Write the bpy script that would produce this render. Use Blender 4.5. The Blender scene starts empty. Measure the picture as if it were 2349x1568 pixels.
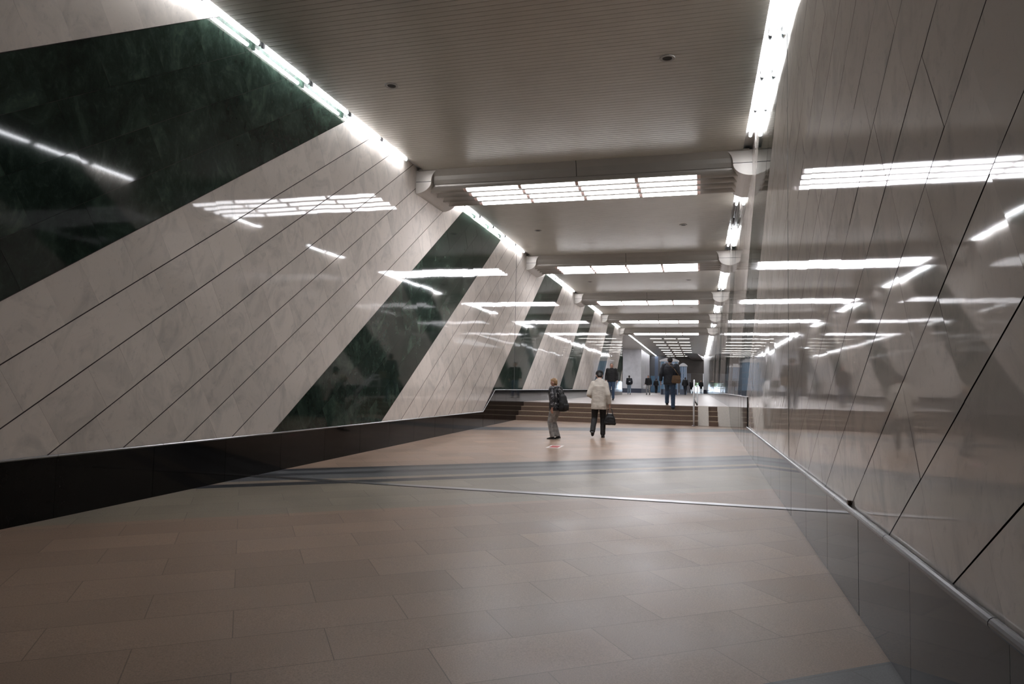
import bpy, bmesh, math, random
from mathutils import Vector, Matrix, noise

random.seed(7)
SC = bpy.context.scene
COL = SC.collection
PI = math.pi

# ------------------------------------------------------------------ camera
XL, XR, ZC, ZU, SL = -5.76, 0.938, 5.83, 0.84, 0.012     # left / right wall, ceiling, upper floor, ramp grade
YS = 22.0                                                # foot of the steps
cam_data = bpy.data.cameras.new('camera')
cam_data.sensor_width = 36.0
cam_data.lens = 36.0 * 1599.35 / 2349.0
cam_data.clip_end = 500
cam = bpy.data.objects.new('camera', cam_data)
COL.objects.link(cam)
cx_, cy_, cz_ = (Vector((.965792, .258517, .020356)), Vector((.003466, .065624, -.997838)), Vector((-.259294, .963775, .062483)))
cam.matrix_world = Matrix(((cx_.x, -cy_.x, -cz_.x, 0), (cx_.y, -cy_.y, -cz_.y, 0), (cx_.z, -cy_.z, -cz_.z, 1.367), (0, 0, 0, 1)))
SC.camera = cam

# ------------------------------------------------------------------ world, exposure
SC.view_settings.view_transform = 'Standard'
SC.view_settings.look = 'None'
SC.view_settings.gamma = 1.0
SC.view_settings.use_curve_mapping = False
SC.view_settings.exposure = 1.8
SC.cycles.use_denoising = True
SC.cycles.max_bounces = 8
SC.cycles.diffuse_bounces = 4
SC.cycles.glossy_bounces = 5
SC.cycles.caustics_reflective = False
SC.cycles.caustics_refractive = False
SC.cycles.sample_clamp_indirect = 4.0
world = bpy.data.worlds.new('sky')
SC.world = world
world.use_nodes = True
bgn = world.node_tree.nodes['Background']
bgn.inputs[0].default_value = (0.62, 0.74, 0.9, 1)       # overcast daylight beyond the exit
bgn.inputs[1].default_value = 1.3
def area_lamp(name, loc, sx, sy, watts, col):
    d = bpy.data.lights.new(name, 'AREA'); d.shape = 'RECTANGLE'; d.size = sx; d.size_y = sy; d.energy = watts; d.color = col
    o = bpy.data.objects.new(name, d); COL.objects.link(o); o.location = loc
    return o
# unseen area lights added in the side halls to brighten the pier and far hall
area_lamp('side_hall_fill', (-10.0, 70, ZC - .05), 3, 14, 260, (.90, .94, 1.0))
area_lamp('side_hall_fill', (3.6, 100.5, ZC - .05), 3, 6, 160, (.90, .94, 1.0))
TUBE_E, PANEL_E, STRIP_E = 11.5, 5.6, 1.6

# ------------------------------------------------------------------ materials
def new_mat(name):
    m = bpy.data.materials.new(name); m.use_nodes = True
    nt = m.node_tree
    return m, nt, nt.nodes['Principled BSDF']

def N(nt, kind, **kw):
    n = nt.nodes.new(kind)
    for k, v in kw.items():
        if k in n.inputs: n.inputs[k].default_value = v
        else: setattr(n, k, v)
    return n

def plain(name, col, rough=.5, metal=0.0, spec=None, emit=0, ecol=None, noise_amt=.0, nscale=20):
    m, nt, b = new_mat(name)
    b.inputs['Roughness'].default_value = rough
    b.inputs['Metallic'].default_value = metal
    if spec is not None: b.inputs['Specular IOR Level'].default_value = spec
    if noise_amt:
        tc = N(nt, 'ShaderNodeTexCoord'); no = N(nt, 'ShaderNodeTexNoise', Scale=nscale, Detail=4.0)
        nt.links.new(tc.outputs['Object'], no.inputs['Vector'])
        r = N(nt, 'ShaderNodeValToRGB')
        r.color_ramp.elements[0].position = .3; r.color_ramp.elements[1].position = .7
        r.color_ramp.elements[0].color = [c * (1 - noise_amt) for c in col] + [1]
        r.color_ramp.elements[1].color = [min(1, c * (1 + noise_amt)) for c in col] + [1]
        nt.links.new(no.outputs['Fac'], r.inputs[0]); nt.links.new(r.outputs[0], b.inputs['Base Color'])
    else:
        b.inputs['Base Color'].default_value = list(col) + [1]
    if emit:
        b.inputs['Emission Color'].default_value = list(ecol or col) + [1]
        b.inputs['Emission Strength'].default_value = emit
    return m

def math_node(nt, op, a, b=None, c=None):
    n = nt.nodes.new('ShaderNodeMath'); n.operation = op
    for i, v in enumerate((a, b, c)):
        if v is None: continue
        if isinstance(v, (int, float)): n.inputs[i].default_value = v
        else: nt.links.new(v, n.inputs[i])
    return n.outputs[0]

def mix(nt, fac, a, b, blend='MIX'):
    n = nt.nodes.new('ShaderNodeMix'); n.data_type = 'RGBA'; n.blend_type = blend
    for sock, v in ((n.inputs[0], fac), (n.inputs[6], a), (n.inputs[7], b)):
        if isinstance(v, (int, float)): sock.default_value = v
        elif isinstance(v, (tuple, list)): sock.default_value = list(v) + ([1] if len(v) == 3 else [])
        else: nt.links.new(v, sock)
    return n.outputs[2]

def ramp(nt, src, stops):
    r = nt.nodes.new('ShaderNodeValToRGB')
    els = r.color_ramp.elements
    while len(els) < len(stops): els.new(.5)
    for e, (p, c) in zip(els, stops):
        e.position = p; e.color = list(c) + [1] if len(c) == 3 else c
    nt.links.new(src, r.inputs[0])
    return r.outputs[0]

def stone(name, base, vein, dark, rough, tone_amt, vein_scale=2.2, mottled=False, ior=1.5, bump=.0):
    """Polished slab stone; the mesh carries a per-slab 'tone' attribute."""
    m, nt, b = new_mat(name)
    tc = N(nt, 'ShaderNodeTexCoord')
    at = N(nt, 'ShaderNodeAttribute', attribute_name='tone')
    sep = nt.nodes.new('ShaderNodeSeparateColor'); nt.links.new(at.outputs['Color'], sep.inputs[0])
    # every slab is cut from another spot of the stone
    off = nt.nodes.new('ShaderNodeVectorMath'); off.operation = 'MULTIPLY_ADD'
    nt.links.new(at.outputs['Color'], off.inputs[0]); off.inputs[1].default_value = (37, 53, 71)
    nt.links.new(tc.outputs['Object'], off.inputs[2])
    mp = N(nt, 'ShaderNodeMapping'); mp.inputs['Scale'].default_value = (1, 1.0, .75)
    mp.inputs['Rotation'].default_value = (.5, 0, 0)
    nt.links.new(off.outputs[0], mp.inputs[0])
    n1 = N(nt, 'ShaderNodeTexNoise', Scale=vein_scale, Detail=8.0, Roughness=.62, Distortion=1.6)
    n2 = N(nt, 'ShaderNodeTexNoise', Scale=vein_scale * 8, Detail=8.0, Roughness=.7, Distortion=.6)
    nt.links.new(mp.outputs[0], n1.inputs['Vector']); nt.links.new(mp.outputs[0], n2.inputs['Vector'])
    if mottled:
        c = ramp(nt, n1.outputs['Fac'], [(.34, dark), (.52, base), (.72, vein)])
        c2 = ramp(nt, n2.outputs['Fac'], [(.36, dark), (.55, base), (.78, vein)])
        c = mix(nt, .45, c, c2)
    else:
        c = ramp(nt, n1.outputs['Fac'], [(.27, dark), (.40, vein), (.52, base), (1.0, base)])
        c2 = ramp(nt, n2.outputs['Fac'], [(.33, dark), (.43, base), (1.0, base)])
        c = mix(nt, .35, c, c2)
    k = math_node(nt, 'MULTIPLY_ADD', sep.outputs[0], tone_amt, 1 - tone_amt * .62)
    cc = nt.nodes.new('ShaderNodeCombineColor')
    for i in range(3): nt.links.new(k, cc.inputs[i])
    c = mix(nt, 1.0, c, cc.outputs[0], 'MULTIPLY')
    nt.links.new(c, b.inputs['Base Color'])
    b.inputs['Roughness'].default_value = rough
    b.inputs['IOR'].default_value = ior
    if bump:
        n3 = N(nt, 'ShaderNodeTexNoise', Scale=3.0, Detail=2.0)
        nt.links.new(off.outputs[0], n3.inputs['Vector'])
        bp = N(nt, 'ShaderNodeBump', Strength=bump, Distance=.01)
        nt.links.new(n3.outputs['Fac'], bp.inputs['Height']); nt.links.new(bp.outputs[0], b.inputs['Normal'])
    return m

M = {}
M['marble'] = stone('pale polished marble', (.725, .665, .61), (.60, .56, .52), (.46, .44, .42), .038, .11, bump=.012, ior=1.34)
M['green'] = stone('dark green marble', (.026, .042, .033), (.085, .135, .10), (.010, .016, .012), .05, .5, 1.8, True, bump=.012, ior=1.36)
M['plinth'] = stone('black polished granite', (.007, .006, .0055), (.011, .0095, .0085), (.004, .0035, .0035), .06, .3, 12, True, bump=.006, ior=1.27)
M['grout'] = plain('dark joint backing', (.06, .045, .045), .9)  # dark backing that shows through the joints between wall slabs
M['steel'] = plain('brushed steel', (.32, .32, .33), .28, 1.0)
M['dark_rail'] = plain('polished dark rail', (.06, .06, .066), .2, .8)
M['ceiling'] = plain('ceiling slat enamel', (.47, .45, .40), .32, .2, noise_amt=.04, nscale=3)
M['beam'] = plain('beam enamel', (.30, .28, .255), .33, .3, noise_amt=.03, nscale=4)
M['bracket'] = plain('bracket enamel', (.52, .49, .455), .32, .15, noise_amt=.03, nscale=4)
M['trough'] = plain('white reflector enamel', (.62, .62, .62), .35)
M['slot_dark'] = plain('dark slot backing', (.03, .035, .04), .7)
M['tube'] = plain('lit fluorescent glass', (.95, .95, .95), .3, emit=TUBE_E, ecol=(.93, .95, 1.0))
M['tube_off'] = plain('unlit fluorescent glass', (.30, .30, .32), .2)
M['diffuser'] = plain('lit opal diffuser', (.95, .95, .95), .4, emit=PANEL_E, ecol=(.97, .96, 1.0))
M['strip'] = plain('lit opal strip', (.95, .95, .95), .4, emit=STRIP_E, ecol=(1.0, .97, .93))
M['diffuser_end'] = plain('diffuser end cap', (.62, .46, .42), .4)
M['holder'] = plain('lamp holder plastic', (.10, .10, .11), .5)
M['ramp'] = plain('pale ramp stone', (.40, .36, .31), .55, noise_amt=.12, nscale=40)
M['nosing'] = plain('worn step edge', (.30, .235, .175), .8, spec=.1, noise_amt=.1, nscale=40)
M['riser'] = plain('brown step granite', (.20, .14, .11), .4, noise_amt=.35, nscale=90)
M['tread'] = plain('step tread granite', (.30, .225, .18), .4, noise_amt=.15, nscale=90)
M['rubber'] = plain('black rubber gap', (.012, .012, .012), .8)
M['white_paint'] = plain('white vinyl', (.75, .73, .70), .5)
M['red_paint'] = plain('red vinyl', (.42, .07, .07), .5)
M['black_hole'] = plain('black opening', (.01, .01, .01), .6)
M['grey_stone'] = plain('grey limewashed stone', (.52, .51, .53), .5, noise_amt=.12, nscale=1.5)
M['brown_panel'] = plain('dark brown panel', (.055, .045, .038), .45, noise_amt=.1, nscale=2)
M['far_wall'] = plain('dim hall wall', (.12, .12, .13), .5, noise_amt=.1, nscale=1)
M['blue_glass'] = plain('blue tinted glass', (.16, .30, .46), .12, .0, noise_amt=.1, nscale=2)
M['pale_blue'] = plain('pale blue panel', (.40, .55, .74), .3)
M['white_metal'] = plain('white enamel', (.72, .73, .75), .35)
M['kiosk_frame'] = plain('blue grey frame', (.34, .42, .54), .4)
M['navy'] = plain('navy base', (.03, .035, .06), .5)
M['leaf'] = plain('foliage', (.10, .22, .04), .6, noise_amt=.5, nscale=4)
M['bark'] = plain('bark', (.08, .06, .045), .8)
M['asphalt'] = plain('asphalt', (.2, .2, .2), .8)
# clothes and skin
M['skin'] = plain('skin', (.48, .27, .20), .5)
M['eye'] = plain('eye', (.02, .015, .012), .2)
M['lips'] = plain('lips', (.32, .13, .11), .5)
M['beige_cloth'] = plain('beige quilted cloth', (.46, .42, .365), .65, noise_amt=.10, nscale=9)
M['black_cloth'] = plain('black cloth', (.012, .012, .013), .75, noise_amt=.3, nscale=30)
M['navy_cloth'] = plain('navy cloth', (.015, .018, .026), .75, noise_amt=.3, nscale=20)
M['blue_denim'] = plain('blue denim', (.035, .065, .12), .8, noise_amt=.3, nscale=25)
M['light_denim'] = plain('washed denim', (.28, .36, .45), .8, noise_amt=.25, nscale=25)
M['grey_cloth'] = plain('grey jersey', (.29, .29, .29), .8, noise_amt=.35, nscale=14)
M['leather'] = plain('black leather', (.012, .012, .013), .35)
M['brown_leather'] = plain('brown leather', (.13, .075, .035), .5, noise_amt=.2, nscale=20)
M['sole'] = plain('pale sole', (.55, .53, .50), .6)
M['fair_hair'] = plain('fair brown hair', (.26, .15, .07), .55, noise_amt=.35, nscale=30)
M['dark_hair'] = plain('black hair', (.012, .010, .009), .5)
M['brown_hair'] = plain('short brown hair', (.06, .04, .03), .6)
M['grey_sack'] = plain('grey bag cloth', (.30, .31, .33), .7)
def camo():
    m, nt, b = new_mat('black and grey patterned cloth')
    tc = N(nt, 'ShaderNodeTexCoord'); v = N(nt, 'ShaderNodeTexNoise', Scale=17.0, Detail=3.0, Roughness=.6)
    nt.links.new(tc.outputs['Object'], v.inputs['Vector'])
    c = ramp(nt, v.outputs['Fac'], [(.0, (.010, .010, .012)), (.50, (.016, .016, .019)), (.57, (.10, .10, .11)), (.66, (.36, .35, .34)), (1, (.4, .39, .38))])
    nt.links.new(c, b.inputs['Base Color']); b.inputs['Roughness'].default_value = .6
    return m
M['camo'] = camo()

def floor_mat():
    """Granite paving laid askew to the passage, with reddish, greenish-grey and dark bands."""
    m, nt, b = new_mat('skewed granite paving')
    tc = N(nt, 'ShaderNodeTexCoord'); sx = nt.nodes.new('ShaderNodeSeparateXYZ'); nt.links.new(tc.outputs['Object'], sx.inputs[0])
    X, Y = sx.outputs[0], sx.outputs[1]
    A = math.radians(36)
    u = math_node(nt, 'ADD', math_node(nt, 'MULTIPLY', X, math.cos(A)), math_node(nt, 'MULTIPLY', Y, math.sin(A)))
    v = math_node(nt, 'SUBTRACT', math_node(nt, 'MULTIPLY', Y, math.cos(A)), math_node(nt, 'MULTIPLY', X, math.sin(A)))
    v2 = math_node(nt, 'MULTIPLY_ADD', X, -.40, Y)
    cb = nt.nodes.new('ShaderNodeCombineXYZ'); nt.links.new(u, cb.inputs[0]); nt.links.new(math_node(nt, 'ADD', v, .10), cb.inputs[1])
    br = nt.nodes.new('ShaderNodeTexBrick'); nt.links.new(cb.outputs[0], br.inputs['Vector'])
    br.offset = .5; br.inputs['Scale'].default_value = 1.0
    br.inputs['Brick Width'].default_value = .92; br.inputs['Row Height'].default_value = .45
    br.inputs['Mortar Size'].default_value = .0035; br.inputs['Mortar Smooth'].default_value = .3
    br.inputs['Color1'].default_value = (.88, .88, .88, 1); br.inputs['Color2'].default_value = (1.1, 1.1, 1.1, 1)
    br.inputs['Mortar'].default_value = (1, 1, 1, 1)
    def band(src, lo, hi):
        return math_node(nt, 'MULTIPLY', math_node(nt, 'GREATER_THAN', src, lo), math_node(nt, 'LESS_THAN', src, hi))
    g1 = N(nt, 'ShaderNodeTexNoise', Scale=130.0, Detail=3.0, Roughness=.7); nt.links.new(tc.outputs['Object'], g1.inputs['Vector'])
    g2 = N(nt, 'ShaderNodeTexNoise', Scale=1.1, Detail=4.0, Roughness=.55); nt.links.new(tc.outputs['Object'], g2.inputs['Vector'])
    red, green, beige, dark, grey = (.325, .232, .170), (.27, .235, .18), (.29, .238, .185), (.04, .042, .047), (.11, .115, .12)
    c = mix(nt, math_node(nt, 'GREATER_THAN', v, 10.5), red, red)
    c = mix(nt, band(v, 7.25, 9.1), c, green)
    for lo, hi, cc in ((9.05, 9.3, dark), (9.3, 9.5, beige), (9.5, 9.9, grey), (9.9, 10.12, dark), (10.12, 10.36, grey), (10.36, 10.6, dark), (1.0, 2.62, grey)):
        c = mix(nt, band(v, lo, hi), c, cc)
    for lo, hi in ((19.55, 19.75), (20.0, 20.25), (20.55, 20.75)):
        c = mix(nt, band(v2, lo, hi), c, dark)
    for lo, hi in ((19.75, 20.0), (20.25, 20.55)):
        c = mix(nt, band(v2, lo, hi), c, grey)
    c = mix(nt, 1.0, c, br.outputs['Color'], 'MULTIPLY')
    c = mix(nt, 1.0, c, ramp(nt, g1.outputs['Fac'], [(.28, (.66, .66, .68)), (.5, (1, 1, 1)), (.72, (1.28, 1.24, 1.22))]), 'MULTIPLY')
    c = mix(nt, 1.0, c, ramp(nt, g2.outputs['Fac'], [(.3, (.86, .86, .86)), (.7, (1.1, 1.1, 1.1))]), 'MULTIPLY')
    c = mix(nt, math_node(nt, 'MULTIPLY', br.outputs['Fac'], .55), c, (.05, .04, .035))
    nt.links.new(c, b.inputs['Base Color'])
    nt.links.new(ramp(nt, g2.outputs['Fac'], [(.3, (.30, .30, .30)), (.7, (.40, .40, .40))]), b.inputs['Roughness'])
    b.inputs['Specular IOR Level'].default_value = .22
    return m
M['floor'] = floor_mat()
M['floor_up'] = plain('pale upper paving', (.32, .275, .255), .32, noise_amt=.08, nscale=1.2)

# ------------------------------------------------------------------ mesh helpers
def link(name, bm, mat, parent=None, loc=None, smooth=False):
    me = bpy.data.meshes.new(name)
    bmesh.ops.recalc_face_normals(bm, faces=bm.faces[:])
    bm.to_mesh(me); bm.free()
    return link_me(name, me, mat, parent, loc, smooth)

def link_me(name, me, mat, parent=None, loc=None, smooth=False):
    for mm in (mat if isinstance(mat, (list, tuple)) else [mat]): me.materials.append(mm)
    if smooth:
        for p in me.polygons: p.use_smooth = True
    o = bpy.data.objects.new(name, me); COL.objects.link(o)
    if parent: o.parent = parent
    if loc is not None: o.location = loc
    return o

def tag(o, label=None, cat=None, group=None, kind=None):
    if label: o['label'] = label
    if cat: o['category'] = cat
    if group: o['group'] = group
    if kind: o['kind'] = kind
    return o

def thing(name, label, cat, loc=(0, 0, 0), rotz=0, group=None):
    o = bpy.data.objects.new(name, None); COL.objects.link(o)
    o.empty_display_size = .1
    o.location = loc; o.rotation_euler = (0, 0, rotz)
    return tag(o, label, cat, group)

def dup(root, loc, label=None):
    r = root.copy(); COL.objects.link(r); r.location = loc
    if label: r['label'] = label
    for ch in list(root.children):
        c = ch.copy(); COL.objects.link(c); c.parent = r
        for g in list(ch.children):
            d = g.copy(); COL.objects.link(d); d.parent = c
    return r

def box(bm, x0, x1, y0, y1, z0, z1):
    vs = [bm.verts.new((x, y, z)) for x in (x0, x1) for y in (y0, y1) for z in (z0, z1)]
    for f in ((0, 1, 3, 2), (4, 6, 7, 5), (0, 4, 5, 1), (2, 3, 7, 6), (0, 2, 6, 4), (1, 5, 7, 3)):
        bm.faces.new([vs[i] for i in f])
    return vs

def hexa(bm, pts):
    """8 points: bottom ring 0-3, top ring 4-7."""
    vs = [bm.verts.new(p) for p in pts]
    for f in ((0, 3, 2, 1), (4, 5, 6, 7), (0, 1, 5, 4), (1, 2, 6, 5), (2, 3, 7, 6), (3, 0, 4, 7)):
        bm.faces.new([vs[i] for i in f])

def prism(bm, prof, axis, a0, a1):
    """Closed profile extruded along an axis. prof points are the two other coordinates in xyz order."""
    def P(p, a):
        return {'x': (a, p[0], p[1]), 'y': (p[0], a, p[1]), 'z': (p[0], p[1], a)}[axis]
    A = [bm.verts.new(P(p, a0)) for p in prof]; B = [bm.verts.new(P(p, a1)) for p in prof]
    n = len(prof)
    for i in range(n): bm.faces.new((A[i], A[(i + 1) % n], B[(i + 1) % n], B[i]))
    bm.faces.new(A[::-1]); bm.faces.new(B)

def frus(bm, p0, p1, r0, r1, n=14, caps=True):
    p0, p1 = Vector(p0), Vector(p1); d = (p1 - p0)
    if d.length < 1e-6: return
    z = d.normalized(); x = z.orthogonal().normalized(); y = z.cross(x)
    A, B = [], []
    for i in range(n):
        a = 2 * PI * i / n; c = x * math.cos(a) + y * math.sin(a)
        A.append(bm.verts.new(p0 + c * r0)); B.append(bm.verts.new(p1 + c * r1))
    for i in range(n): bm.faces.new((A[i], A[(i + 1) % n], B[(i + 1) % n], B[i]))
    if caps: bm.faces.new(A[::-1]); bm.faces.new(B)

def ball(bm, c, r, sc=(1, 1, 1), rot=None, seg=14):
    m = Matrix.Translation(c) @ (rot.to_4x4() if rot else Matrix.Identity(4)) @ Matrix.Diagonal((r * sc[0], r * sc[1], r * sc[2], 1))
    bmesh.ops.create_uvsphere(bm, u_segments=seg, v_segments=max(6, seg * 2 // 3), radius=1, matrix=m)

def capsule(bm, p0, p1, r0, r1, n=14):
    frus(bm, p0, p1, r0, r1, n); ball(bm, p0, r0, seg=n); ball(bm, p1, r1, seg=n)

def loft(bm, secs, n=20, power=2.4):
    """secs: (centre, half-width vector, half-depth vector)."""
    rings = []
    for c, a, b in secs:
        c, a, b = Vector(c), Vector(a), Vector(b); ring = []
        for i in range(n):
            t = 2 * PI * i / n; ct, st = math.cos(t), math.sin(t)
            ring.append(bm.verts.new(c + a * math.copysign(abs(ct) ** (2 / power), ct) + b * math.copysign(abs(st) ** (2 / power), st)))
        rings.append(ring)
    for r0, r1 in zip(rings, rings[1:]):
        for i in range(n): bm.faces.new((r0[i], r0[(i + 1) % n], r1[(i + 1) % n], r1[i]))
    bm.faces.new(rings[0][::-1]); bm.faces.new(rings[-1])

def tube_path(bm, pts, r, n=10):
    for a, b in zip(pts, pts[1:]): frus(bm, a, b, r, r, n)
    for p in pts[1:-1]: ball(bm, p, r, seg=n)

# ------------------------------------------------------------------ slab walls
def clip(poly, f):
    """Keep the part of polygon where f(p) >= 0 (f linear)."""
    out = []
    for i in range(len(poly)):
        p, q = poly[i], poly[(i + 1) % len(poly)]
        a, b = f(p), f(q)
        if a >= 0: out.append(p)
        if (a >= 0) != (b >= 0):
            t = a / (a - b); out.append((p[0] + (q[0] - p[0]) * t, p[1] + (q[1] - p[1]) * t))
    return out

def slab_wall(name, x, side, spans, y0, y1, zlo, zhi, mats, rng, length, tilt=.0015, slope=1.535, backing=True):
    """A stone-clad wall standing at x, its slabs laid in bands leaning along the wall.
    spans: (u0, u1, bands, material index, slab length, joint). u = y - side*slope*z on the left wall (side +1)."""
    th = math.atan(1 / slope); s, c = math.sin(th), math.cos(th)
    bm = bmesh.new(); tone = bm.loops.layers.float_color.new('tone')
    def emit(poly, mi, gap_dirs):
        cy = sum(p[0] for p in poly) / len(poly); cz = sum(p[1] for p in poly) / len(poly)
        ty, tz = rng.gauss(0, tilt), rng.gauss(0, tilt)
        vs = [bm.verts.new((x + side * (.002 + (p[0] - cy) * ty + (p[1] - cz) * tz), p[0], p[1])) for p in poly]
        try: f = bm.faces.new(vs)
        except ValueError: return
        f.material_index = mi
        col = (rng.random() ** 1.3, rng.random(), rng.random(), 1)
        for l in f.loops: l[tone] = col
    for (u0, u1, nb, mi, ln, joint) in spans:
        w = (u1 - u0) / nb
        for k in range(nb):
            ua, ub = u0 + k * w, u0 + (k + 1) * w
            ba, bb = ua * s + (joint if (k or True) else 0), ub * s - joint
            a = -8 - rng.random() * ln + (zlo(ua) - 0) / s
            a_end = (zhi + 1.5) / s + abs(ub) * 1.2
            # along-band coordinate a: y = a*c + b*s ; z = (a*s - b*c) for the left wall; mirrored in y for the right
            a_lo = (zlo(ua) - .9 + min(ba, bb) * c) / s; a_hi = (zhi + .9 + max(ba, bb) * c) / s
            a = a_lo - rng.random() * ln
            while a < a_hi:
                l = ln * rng.uniform(.82, 1.18)
                quad = []
                for aa, b2 in ((a + .0005, ba), (a + l - .0005, ba), (a + l - .0005, bb), (a + .0005, bb)):
                    yy, zz = aa * c + b2 * s, aa * s - b2 * c
                    quad.append((yy, zz))
                a += l
                if side < 0: quad = [(-p[0], p[1]) for p in quad]
                zl = zlo((ua + ub) / 2)
                q = clip(quad, lambda p: p[1] - zl)
                if len(q) > 2: q = clip(q, lambda p: zhi - p[1])
                if len(q) > 2: q = clip(q, lambda p: p[0] - y0)
                if len(q) > 2: q = clip(q, lambda p: y1 - p[0])
                if len(q) > 2: emit(q, mi, None)
    for f in bm.faces: f.normal_update()
    bad = [f for f in bm.faces if f.normal.x * side < 0]
    bmesh.ops.reverse_faces(bm, faces=bad)
    if backing:
        n0 = len(bm.faces)
        x2, x1 = x - side * .30, x - side * .010
        box(bm, min(x1, x2), max(x1, x2), y0, y1, min(zlo(-99), zlo(99)) - .9, zhi + .15)
        bm.faces.ensure_lookup_table()
        for f in bm.faces[n0:]: f.material_index = 2
    me = bpy.data.meshes.new(name); bm.to_mesh(me); bm.free()
    return link_me(name, me, mats)

WM = [M['marble'], M['green'], M['grout']]
rng = random.Random(3)
# left wall: pale bands and dark green stripes, leaning away
stripes = [(-11.9, -8.55), (-1.86, 1.51), (7.62, 11.08), (17.45, 20.93), (27.3, 30.6), (37.1, 40.4), (46.9, 50.2)]
spans = []
prev = -21.0
for a, b in stripes:
    spans.append((prev, a, 7, 0, .52, .006)); spans.append((a, b, 4, 1, .95, .0012)); prev = b
spans.append((prev, 56.5, 7, 0, .52, .006))
wl = slab_wall('wall_left', XL, 1, spans, -8, 54.5, lambda u: .634 if u < 17.4 else 1.235, ZC + .1, WM, rng, .52)
tag(wl, 'long left wall of pale marble slabs crossed by slanting dark green stripes', 'wall', kind='structure')
# right wall: pale bands, green stripes only further along (mirrored coordinate -y)
spans = []
edges = [(-20.4, -17.0), (-30.2, -26.8), (-40.0, -36.6), (-49.8, -46.4), (-59.6, -56.2), (-69.4, -66.0), (-79.2, -75.8), (-89, -85.6), (-98.8, -95.4)]
prev = 9.8
for a, b in edges:
    n = max(1, round((prev - b) / .93))
    spans.append((b, prev, n, 0, .62, .0038)); spans.append((a, b, 4, 1, .95, .0012)); prev = a
spans.append((-106, prev, 7, 0, .62, .005))
wr = slab_wall('wall_right', XR, -1, spans, -8, 95, lambda u: .634 if u > -17.0 else 1.235, ZC + .1, WM, rng, .62, slope=1.56)
tag(wr, 'long right wall of pale marble slabs beside the camera, mirror polished', 'wall', kind='structure')

# black granite plinths
def plinth(name, x, side, runs, label):
    bm = bmesh.new(); tone = bm.loops.layers.float_color.new('tone')
    r = random.Random(11)
    for (y0, y1, top, foot, step) in runs:
        y = y0
        while y < y1 - .01:
            ye = min(y + step, y1)
            fb0, fb1 = foot(y), foot(ye)
            ti = r.gauss(0, .0009)
            x0, xb = x + side * (.022 + ti * .5), x - side * .25
            x1 = x + side * (.022 - ti * .5)
            n0 = len(bm.faces)
            t0, t1 = top(y), top(ye)
            hexa(bm, [(x0, y + .0015, fb0), (x1, ye - .0015, fb1), (xb, ye - .0015, fb1), (xb, y + .0015, fb0),
                      (x0, y + .0015, t0), (x1, ye - .0015, t1), (xb, ye - .0015, t1), (xb, y + .0015, t0)])
            bm.faces.ensure_lookup_table()
            col = (r.random(), r.random(), r.random(), 1)
            for f in bm.faces[n0:]:
                for l in f.loops: l[tone] = col
            y = ye
    o = link(name, bm, M['plinth'])
    return tag(o, label, 'plinth', kind='structure')
zf = lambda y: SL * min(y, YS) - .05
lo_top = lambda y: .634
plinth('baseboard_left', XL, 1, [(-8, 18.42, lo_top, zf, 1.2), (18.42, 19.56, lambda y: .634 + (y - 18.42) / (19.56 - 18.42) * .601, zf, 1.2),
                                 (19.56, YS, lambda y: 1.235, zf, 1.2), (YS, 54.5, lambda y: 1.235, lambda y: .2, 1.2)],
       'black polished granite plinth along the foot of the left wall')
plinth('baseboard_right', XR, -1, [(-8, 14.55, lo_top, zf, 1.05), (14.55, YS, lambda y: 1.235, zf, 1.05), (YS, 95, lambda y: 1.235, lambda y: .2, 1.2)],
       'black polished granite plinth along the foot of the right wall')

# rounded metal rails on the plinth tops
def rail(name, pts, r, mat, label, seg=1.35):
    bm = bmesh.new()
    for a, b in zip(pts, pts[1:]):
        a, b = Vector(a), Vector(b); L = (b - a).length; n = max(1, round(L / seg)); d = (b - a) / n
        for i in range(n):
            frus(bm, a + d * i + d.normalized() * .003, a + d * (i + 1) - d.normalized() * .003, r, r, 12)
            if i: frus(bm, a + d * i - d.normalized() * .003, a + d * i + d.normalized() * .003, r * .8, r * .8, 8)
    o = link(name, bm, mat, smooth=False)
    return tag(o, label, 'trim', kind='structure')
rail('trim_1', [(XL + .014, -8, .634), (XL + .014, 18.42, .634), (XL + .014, 19.56, 1.235), (XL + .014, 54.5, 1.235)], .013, M['steel'], 'thin bright metal bead along the top of the left plinth')
rail('trim_2', [(XR - .02, -8, .636), (XR - .02, 14.55, .636)], .021, M['dark_rail'], 'rounded dark metal rail along the top of the right plinth')
rail('trim_3', [(XR - .014, 14.55, 1.235), (XR - .014, 95, 1.235)], .010, M['steel'], 'thin metal bead on the raised right plinth beyond the step')

# expansion joints: vertical gaps in both walls
bm = bmesh.new(); box(bm, XR - .0035, XR + .01, 8.06, 8.085, .66, ZC)
tag(link('trim_4', bm, M['black_hole']), 'narrow dark vertical expansion gap in the right marble wall', 'trim', kind='structure')
bm = bmesh.new(); box(bm, XL - .01, XL + .0035, 21.73, 21.775, 1.26, ZC)
tag(link('trim_5', bm, M['black_hole']), 'narrow dark vertical expansion gap in the left marble wall by the steps', 'trim', kind='structure')

# ------------------------------------------------------------------ floors, steps, ramps
bm = bmesh.new()
hexa(bm, [(XL - .2, -8, SL * -8 - .3), (XR + .2, -8, SL * -8 - .3), (XR + .2, YS + .4, -.1), (XL - .2, YS + .4, -.1),
          (XL - .2, -8, SL * -8), (XR + .2, -8, SL * -8), (XR + .2, YS + .4, SL * (YS + .4)), (XL - .2, YS + .4, SL * (YS + .4))])
tag(link('floor', bm, M['floor']), 'gently rising granite paving laid askew in brown and grey bands', 'floor', kind='structure')
bm = bmesh.new(); box(bm, -14, 6, YS + 1.06, 106, ZU - .3, ZU)
tag(link('floor', bm, M['floor_up']), 'pale paving of the upper hall beyond the steps', 'floor', kind='structure')
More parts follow.
